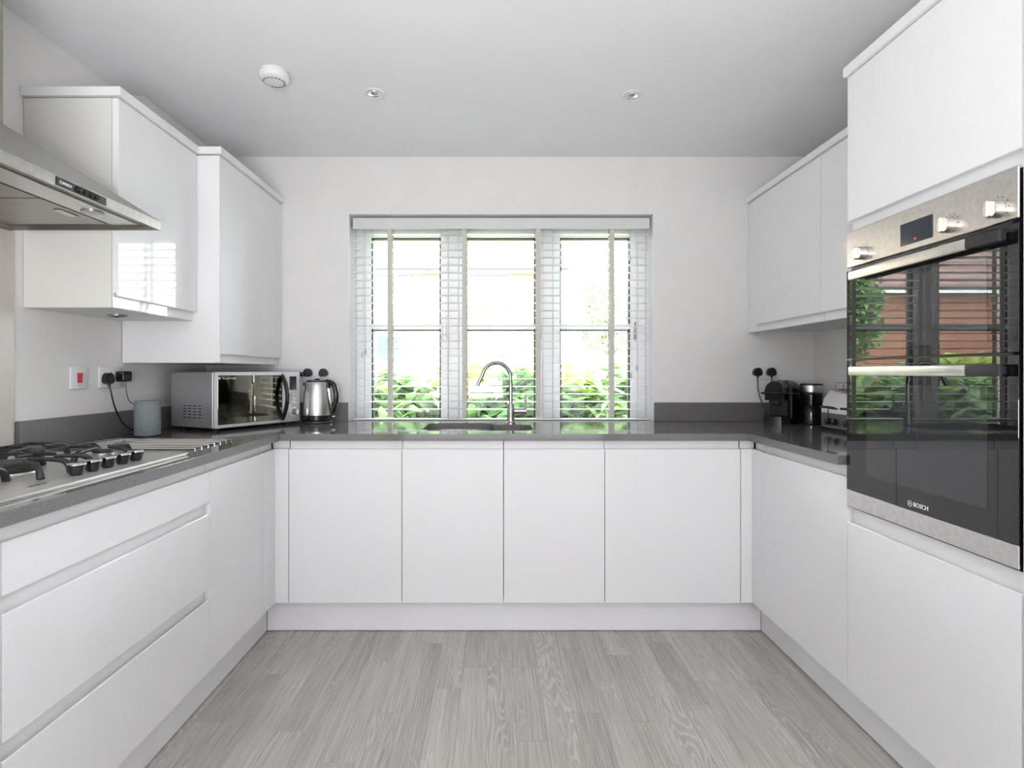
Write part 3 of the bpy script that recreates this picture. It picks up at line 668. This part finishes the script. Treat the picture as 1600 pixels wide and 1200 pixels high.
mw = thing('microwave', 'silver microwave with a dark mirrored door standing angled in the left corner', 'microwave', (-1.262, 2.554, WT), 62.7)
mwW, mwD, mwH = .50, .325, .272; z0 = .014
bm = NB(); box(bm, .004, mwW-.004, .022, mwD, z0, mwH, .004); obj('casing', bm, silver, mw)
for x in (.04, mwW-.04):
    for y in (.05, mwD-.04): obj('foot', cyl(NB(), (x, y, 0), (x, y, z0+.001), .014, .017, 16), plast, mw)
obj('front_frame', box(NB(), 0, mwW, 0, .021, z0, mwH, .006, 2), silverl, mw)
dx1 = .405
obj('door_glass', box(NB(), .012, dx1-.03, -.0025, .0005, z0+.016, mwH-.016, .001), mirror, mw)
obj('door_edge', box(NB(), dx1-.0295, dx1-.026, -.002, .001, z0+.006, mwH-.006), plast, mw)
# curved handle
pts = []
for k in range(13):
    a = -1+2*k/12; pts.append((dx1-.028+.0-(.0)*a, -.004-.036*(1-a*a), z0+.129+.112*a))
obj('handle', tube(NB(), pts, .010, 10), plastg, mw)
cp = obj('display', box(NB(), dx1+.022, dx1+.068, -.0012, .0004, z0+.165, z0+.235, .0004), screen, mw)
bm = NB()
for r_ in range(3):
    for c_ in range(2):
        x = dx1+.022+c_*.025; z = z0+.094+r_*.020; o_ = box(bm, x, x+.021, -.0025, .0004, z, z+.016, .0008)
obj('buttons', bm, silver, mw, kind='stuff')
kz = z0+.052; kx_ = dx1+.046
bm = NB(); cyl(bm, (kx_, .0, kz), (kx_, -.006, kz), .026, .0255, 28); kk = obj('dial_ring', bm, silverl, mw)
bm = NB(); cyl(bm, (kx_, -.0062, kz), (kx_, -.022, kz), .018, .0165, 28); obj('dial', bm, chromeb, kk)
text('lettering', 'Russell Hobbs', .0125, white_ink, (.072, -.0030, mwH-.030), (1, 0, 0), (0, 0, 1), mw, .0002)
bm = NB(); lathe(bm, [(.0045, 0), (.0045, .0005)], (0, 0, 0), 14, Matrix.Rotation(R(90), 3, 'X')); bmesh.ops.translate(bm, vec=(.020, -.0027, mwH-.030), verts=bm.verts); obj('emblem', bm, white_ink, mw)
# vents on the side facing the camera (local x = 0 side)
bm = NB()
for r_ in range(5):
    for c_ in range(4):
        y = .10+c_*.036; z = z0+.045+r_*.0135; box(bm, .0030, .0042, y, y+.022, z, z+.005, .0)
vt = obj('vent_slots', bm, rub, mw); vt['kind'] = 'stuff'
bm = NB()
for r_ in range(5):
    for c_ in range(4):
        y = .10+c_*.036; z = z0+.0505+r_*.0135; box(bm, .0024, .0042, y, y+.022, z, z+.002)
vt2 = obj('vent_lips', bm, silverl, mw); vt2['kind'] = 'stuff'

kt = thing('kettle', 'brushed steel jug kettle with black handle and base beside the microwave', 'kettle', (-.955, 3.035, WT), 0)
obj('power_base', lathe(NB(), [(.078, 0), (.080, .004), (.078, .014), (.070, .017)], seg=40), plast, kt)
b = obj('collar', lathe(NB(), [(.072, .018), (.0765, .020), (.0765, .042), (.075, .044)], seg=40), plastg, kt)
obj('jug', lathe(NB(), [(.074, .0442), (.0745, .06), (.073, .10), (.069, .15), (.062, .195), (.0575, .216), (.055, .219)], seg=44), steel, kt)
ld = obj('lid', lathe(NB(), [(.055, .2192), (.054, .225), (.046, .229), (.0, .230)], seg=40), plastg, kt)
obj('lid_knob', lathe(NB(), [(.012, .230), (.013, .236), (.0, .238)], seg=20), plastg, ld)
bm = NB(); prism(bm, [(-.054, -.018), (-.076, -.004), (-.076, .004), (-.054, .018)], 'z', .196, .218); obj('spout', bm, steel, kt)
h = smooth_path([(.045, 0, .222), (.066, 0, .218), (.090, 0, .200), (.100, 0, .160), (.099, 0, .115), (.088, 0, .075), (.070, 0, .052)], 6)
n_ = len(h); bm = NB(); tube(bm, h, .0115, 12, [.011+.004*math.sin(math.pi*i/(n_-1)) for i in range(n_)])
box(bm, .050, .070, -.010, .010, .185, .225, .004); obj('handle', bm, plastg, kt)
obj('switch', box(NB(), .078, .098, -.008, .008, .030, .042, .003), chrome, kt)

# ------------------------------------------------------------------ coffee machine, frother, toaster
cm = thing('coffee_machine', 'small black capsule coffee machine with a rounded top below the right socket', 'coffee machine', (1.470, 2.965, WT), -50)
def arch(wd, h, n=14):
    r = wd/2; return [(-r, 0)]+[(-r*math.cos(math.pi*k/n), h-r+r*math.sin(math.pi*k/n)) for k in range(n+1)]+[(r, 0)]
bm = NB(); prism(bm, [(x, z+.022) for x, z in arch(.112, .205)], 'y', .03, .145); bmesh.ops.bevel(bm, geom=[e for e in bm.edges if abs(e.verts[0].co.y-e.verts[1].co.y) < 1e-5], offset=.004, segments=2, affect='EDGES')
obj('body', bm, plast, cm)
bm = NB(); prism(bm, [(x*.92, z+.125) for x, z in arch(.106, .10)], 'y', -.045, .029); bmesh.ops.bevel(bm, geom=[e for e in bm.edges if abs(e.verts[0].co.y-e.verts[1].co.y) < 1e-5], offset=.005, segments=2, affect='EDGES')
hd_ = obj('brew_head', bm, plastg, cm)
obj('coffee_spout', box(NB(), -.016, .016, -.034, .004, .096, .125, .005, 2), plastg, hd_)
bm = NB(); tube(bm, smooth_path([(-.068, .06, .158), (-.068, -.01, .160), (-.060, -.052, .162), (-.02, -.064, .163), (.02, -.064, .163), (.060, -.052, .162), (.068, -.01, .160), (.068, .06, .158)], 5), .0055, 8); obj('lever', bm, plastg, cm)
bm = NB(); prism(bm, [(-.056, .03), (-.058, -.03), (-.045, -.062), (-.015, -.075), (.015, -.075), (.045, -.062), (.058, -.03), (.056, .03)], 'z', 0, .042); bmesh.ops.bevel(bm, geom=[e for e in bm.edges if e.verts[0].co.z > .04 and e.verts[1].co.z > .04], offset=.005, segments=2, affect='EDGES')
obj('drip_tray', bm, plast, cm)
obj('front_column', box(NB(), -.050, .050, .004, .0295, .042, .125, .004), plast, cm)
bm = NB()
for k in range(7): box(bm, -.036+k*.0115, -.031+k*.0115, -.056, 0, .0422, .0442)
obj('drip_grid', bm, rub, cm)
bm = NB(); prism(bm, [(x*.86, z+.012) for x, z in arch(.112, .185)], 'y', .146, .175); obj('water_tank', bm, plastg, cm)
obj('base', box(NB(), -.050, .050,   .032, .17, 0.0, .0215, .004), plast, cm)
for s in (-.018, .018): obj('button', cyl(NB(), (s, .06, .222), (s, .06, .2285), .009, seg=16), plastg, cm)

fr = thing('milk_frother', 'black ribbed milk frother with a steel rim between coffee machine and toaster', 'frother', (1.640, 2.955, WT), 0)
bm = NB(); prof = [(.050, 0), (.056, .004), (.057, .02), (.0545, .06), (.0545, .095)]
for k in range(5): z = .098+k*.012; prof += [(.0555, z), (.0500, z+.003), (.0500, z+.006), (.0555, z+.010)]
prof += [(.0545, .160), (.050, .164)]
obj('body', lathe(bm, prof, seg=36), plastg, fr)
obj('rim', lathe(NB(), [(.050, .1642), (.0545, .169), (.056, .200), (.0555, .202)], seg=36), steel, fr)
obj('lid', lathe(NB(), [(.0545, .2022), (.054, .209), (.05, .212), (.0, .213)], seg=36), plast, fr)
obj('power_box', box(NB(), .052, .085, -.03, .03, 0, .10, .008, 2), plast, fr)

ts = thing('toaster', 'polished chrome four-slice toaster beside the oven housing', 'toaster', (1.54, 2.69, WT), -90)  # local x -> -Y (toward camera), y -> +X
TW, TD, TH = .29, .205, .19
P = [(0, .016), (0, .100), (.012, .145), (.040, TH-.006), (.07, TH), (TD-.07, TH), (TD-.04, TH-.006), (TD-.012, .145), (TD, .10), (TD, .016)]
obj('shell', prism(NB(), P, 'x', 0, TW), chrome, ts, angle=25)
obj('base', box(NB(), .004, TW-.004, .004, TD-.004, 0, .0158, .002), plast, ts)
obj('front_panel', box(NB(), .004, TW-.004, -.0015, -.0002, .02, .082, .0004), steel_h, ts)
bm = NB()
for s in (.045, .075, .130, .160): box(bm, .02, TW-.02, s-.009, s+.009, TH, TH+.0012)
obj('slots', bm, rub, ts)
for x in (.055, .215):
    l = obj('lever', box(NB(), x-.032, x+.032, -.026, -.001, .104, .114, .003), plast, ts)
    obj('lever_track', box(NB(), x-.002, x+.002, -.0022, -.0016, .04, .10), rub, l)
for x in (.07, .118, .21, .25):
    k = obj('knob', cyl(NB(), (x, -.0016, .045), (x, -.018, .045), .0165, .015, 22), plast, ts)
    obj('knob_mark', box(NB(), x-.001, x+.001, -.0188, -.0181, .045, .058), white_ink, k)
bm = NB()
for s in range(4): obj_y = .05+s*.035; tube(bm, smooth_path([(.03, obj_y, TH+.001), (.032, obj_y, TH+.026), (.05, obj_y, TH+.032), (TW-.05, obj_y, TH+.032), (TW-.032, obj_y, TH+.026), (TW-.03, obj_y, TH+.001)], 3), .002, 6)
obj('warming_rack', bm, chrome, ts)
for x in (.03, TW-.03): 
    for y in (.03, TD-.03): pass

# ------------------------------------------------------------------ ceiling fittings
sm_ = thing('smoke_alarm', 'round white smoke alarm on the ceiling', 'smoke alarm', (-.882, 2.26, ZC))
obj('base', lathe(NB(), [(.053, -.0005), (.054, -.012)], seg=40), sock, sm_)
cv = obj('cover', lathe(NB(), [(.058, -.0122), (.060, -.016), (.056, -.034), (.048, -.041), (.030, -.043), (.0, -.0435)], seg=40), sock, sm_)
bm = NB()
for k in range(18):
    a = 2*math.pi*k/18
    if 6 < k < 10: continue
    x, y = .040*math.cos(a), .040*math.sin(a); box(bm, x-.004, x+.004, y-.0014, y+.0014, -.0440, -.0425)
obj('vent_slots', bm, dark_ink, cv); 
obj('test_button', lathe(NB(), [(.013, -.0437), (.012, -.0462), (.0, -.0466)], (.012, -.008, 0), 20), sock, cv)
def downlight(label, x, y):
    t = thing('ceiling_downlight', label, 'downlight', (x, y, ZC), 0, 'round ceiling downlights')
    obj('bezel', lathe(NB(), [(.0445, -.0005), (.044, -.004), (.036, -.0065), (.029, -.003)], seg=36), sock, t)
    q = obj('inner_ring', lathe(NB(), [(.0285, -.0032), (.0275, -.0062), (.024, -.004)], seg=30), chrome, t)
    obj('lamp', lathe(NB(), [(.0235, -.0035), (.019, -.0032), (.012, -.0045), (.0, -.005)], seg=26), glasslens, q)
downlight('recessed ceiling downlight nearer the smoke alarm, left of the pair', -.520, 2.43)
downlight('recessed ceiling downlight nearer the oven side, right of the pair', .584, 2.445)

# ------------------------------------------------------------------ garden and houses outside
g_ = struct('ground', box(NB(), -45, 45, YO+.01, 70, -.4, -.15), grass, 'green lawn outside the window', 'ground')
lb = NB()
L_ = [(0, 0, 0), (-.022, .03, .006), (0, .03, -.002), (.022, .03, .006), (-.026, .07, .004), (0, .07, -.006), (.026, .07, .004), (0, .13, -.024)]
V = [lb.verts.new(p) for p in L_]
for f in ((0, 2, 1), (0, 3, 2), (1, 2, 5, 4), (2, 3, 6, 5), (4, 5, 7), (5, 6, 7)): lb.faces.new([V[i] for i in f])
leaf_me = []
for m in leafm:
    me = bpy.data.meshes.new('leaf'); lb.to_mesh(me); me.materials.append(m); leaf_me.append(me)
    for p in me.polygons: p.use_smooth = True
lb.free()
def leafcloud(n, rx, ry, rz, cz, size, rnd, droop=.3):
    vs_, fs = [], []
    for i in range(n):
        u = Vector((rnd.gauss(0, 1), rnd.gauss(0, 1), rnd.gauss(0, 1))).normalized()*(rnd.random()**.35)
        p = Vector((u.x*rx, u.y*ry, cz+u.z*rz)); s = size*rnd.uniform(.6, 1.2)
        q = (Matrix.Rotation(rnd.uniform(0, 6.28), 3, 'Z') @ Matrix.Rotation(rnd.uniform(-.8, .9), 3, 'X') @ Matrix.Rotation(rnd.uniform(-.6, .6), 3, 'Y'))
        b = len(vs_)
        for v in L_: vs_.append(p+q @ (Vector(v)*s))
        for f in ((0, 2, 1), (0, 3, 2), (1, 2, 5, 4), (2, 3, 6, 5), (4, 5, 7), (5, 6, 7)): fs.append([b+k for k in f])
    me = bpy.data.meshes.new('foliage'); me.from_pydata(vs_, [], fs); return me
shr = [(-1.35, 4.35, 1.20, 0), (-.78, 3.98, 1.10, 2), (-.30, 4.30, 1.14, 0), (.18, 3.96, 1.02, 1), (.62, 4.30, 1.10, 0), (1.02, 3.98, 1.08, 2), (1.50, 4.35, 1.18, 0), (-1.95, 4.0, 1.15, 2), (-2.5, 4.6, 1.25, 0), (-.12, 4.75, 1.16, 0), (.9, 4.85, 1.18, 2)]
names = ['bright green leafy shrub outside the left window pane, far left', 'soft green broad-leaved shrub close behind the left pane', 'bright yellow-green shrub between left and middle panes', 'deep green shrub close behind the tap', 'yellow-green shrub behind the middle and right panes', 'pale green long-leaved shrub close behind the right pane', 'bright green shrub at the far right outside the window', 'broad-leaved shrub outside beyond the left window edge', 'tall yellow-green shrub furthest left outside', 'yellow-green shrub in the back row behind the middle pane', 'soft green shrub in the back row behind the right pane']
for i, ((x, y, h, k), lbl) in enumerate(zip(shr, names)):
    h = max(h, 1.12)+.05
    rd = random.Random(20+i)
    t = thing('garden_shrub', lbl, 'shrub', (x, y, -.15), 0, 'garden shrubs under the window')
    me = leafcloud(1500, .42, .30, h*.42, h*.66+.10, 1.45, rd); me.materials.append(leafm[k]); o = bpy.data.objects.new('foliage', me); LINK(o); o.parent = t; o['kind'] = 'stuff'
    bm = NB()
    for q in range(6):
        a = q*1.05; tube(bm, [(.02*math.cos(a), .02*math.sin(a), -.02), (.12*math.cos(a), .10*math.sin(a), h*.5), (.22*math.cos(a), .18*math.sin(a), h)], .008, 6)
    obj('stem', bm, bark, t)
    for q in range(30):
        a = rd.uniform(math.pi, 2*math.pi); zz = rd.uniform(h*.45, h+.13)
        o = bpy.data.objects.new('leaf', leaf_me[k if rd.random() < .6 else (k+1) % 3]); LINK(o); o.parent = t
        o.location = (.38*math.cos(a)*rd.uniform(.3, 1), .31*math.sin(a), zz); s = rd.uniform(1.3, 2.2); o.scale = (s, s, s)
        o.rotation_euler = (rd.uniform(-.5, .9), rd.uniform(-.5, .5), rd.uniform(0, 6.28))

def far_window(par, x0, x1, z0, z1, y, nx_=2, nz=1):
    f = obj('window', None or (lambda b: (box(b, x0-.06, x1+.06, y-.05, y+.02, z1, z1+.08), box(b, x0-.10, x1+.10, y-.09, y+.02, z0-.07, z0), box(b, x0-.06, x0, y-.05, y+.02, z0, z1), box(b, x1, x1+.06, y-.05, y+.02, z0, z1),
        [box(b, x0+(x1-x0)*k/nx_-.03, x0+(x1-x0)*k/nx_+.03, y-.05, y+.02, z0, z1) for k in range(1, nx_)], b)[-1])(NB()), pvc, par, world=True)
    for k in range(nx_):
        a = x0+(x1-x0)*k/nx_+.03; c = x0+(x1-x0)*(k+1)/nx_-.03
        obj('pane', box(NB(), a, c, y-.02, y-.005, z0, z1), farglass, f, world=True)
farglass = mat('far_window_glass', (.05, .07, .09), .08)
def house(label, x0, x1, y, ze, depth, wm, ridge, wins, hang=.35, dark=False):
    t = thing('brick_house', label, 'house', ((x0+x1)/2, y, -.15), 0)
    w_ = NB(); prism(w_, [(y, -.15), (y, ze), (y+depth/2, ze+ridge), (y+depth, ze), (y+depth, -.15)], 'x', x0, x1); obj('wall', w_, wm, t, world=True)
    for sgn in (0, 1):
        bm = NB(); n = 14
        for k in range(n):
            f0, f1 = k/n, (k+1)/n
            def pt(f): return (y-hang+(depth/2+hang)*f, ze-hang*ridge/(depth/2)+(ridge+hang*ridge/(depth/2))*f)
            a, b = pt(f0), pt(f1)
            if sgn: a = (2*y+depth-a[0], a[1]); b = (2*y+depth-b[0], b[1])
            prism(bm, [(a[0], a[1]+.04), (b[0], b[1]+.03), (b[0], b[1]+.09), (a[0], a[1]+.14)], 'x', x0-.25, x1+.25)
        r_ = obj('roof', bm, slatey if dark else roofm, t, world=True); r_['kind'] = 'stuff'
    obj('fascia', box(NB(), x0-.25, x1+.25, y-hang-.04, y-hang, ze-.28, ze-.05), pvc, t, world=True)
    bm = NB(); cyl(bm, (x0-.25, y-hang-.09, ze-.10), (x1+.25, y-hang-.09, ze-.10), .06, seg=10); obj('gutter', bm, rub, t, world=True)
    bm = NB(); cyl(bm, (x1-.12, y-.06, -.15), (x1-.12, y-.06, ze-.3), .045, seg=10); obj('drainpipe', bm, rub, t, world=True)
    for wv in wins: far_window(t, *wv[:4], y-.01, wv[4])
    return t
ha = house('terracotta brick house straight across from the window with white framed windows', -8.2, 2.75, 24, 5.6, 7, brick2, 2.4,
      [(-5.05, -3.85, .95, 2.7, 2), (-1.1, .40, 1.1, 2.2, 2), (-5.3, -3.7, 4.4-.3, 5.3, 3), (-1.15, .55, 4.1, 5.3, 3)])
obj('render_panel', box(NB(), -3.45, -3.25, 23.97, 23.995, 3.4, 5.4), render_m, ha, world=True)
house('orange brick house beyond the far left garden', -23.5, -10.6, 22, 4.5, 8, brick, 3.6, [(-21.6, -20.2, 1.0, 2.3, 2), (-21.6, -20.2, 3.0, 4.0, 2)])
house('distant small brick house on the right seen past the tree', 5.2, 12, 27, 3.0, 6, brick, 2.2, [(7.0, 8.2, 1.1, 2.2, 2)], dark=True)
tag(obj('garden_wall', box(NB(), 3.1, 9.5, 17, 17.22, -.15, 1.72), render_m), 'low pale garden wall below the tree on the right', 'wall')
treep = noise_col(mat('pale_tree_leaf', rough=.6), (.24, .32, .18), (.36, .44, .28), 4)
def tree(lbl, x, y, h, r, n, kk, lm=None):
    t = thing('garden_tree', lbl, 'tree', (x, y, -.15), 0)
    rd = random.Random(kk); me = leafcloud(n, r, r, h*.36, h*.66, 1.9, rd); me.materials.append(lm or treem); o = bpy.data.objects.new('foliage', me); LINK(o); o.parent = t; o['kind'] = 'stuff'
    bm = NB(); tube(bm, [(0, 0, -.05), (.05, 0, h*.3), (.0, .05, h*.8)], .1, 8, [.12, .09, .03])
    for q in range(6): a = q*1.1; tube(bm, [(.03, .02, h*(.3+.05*q)), (r*.6*math.cos(a), r*.6*math.sin(a), h*(.5+.06*q))], .03, 6, [.04, .012])
    obj('trunk', bm, bark, t)
tree('slim light green tree seen through the right window pane', 3.75, 19.5, 5.2, 1.15, 2600, 5, treep)
tree('dense green tree left of the houses outside', -6.5, 14.6, 4.4, 1.0, 3000, 6)
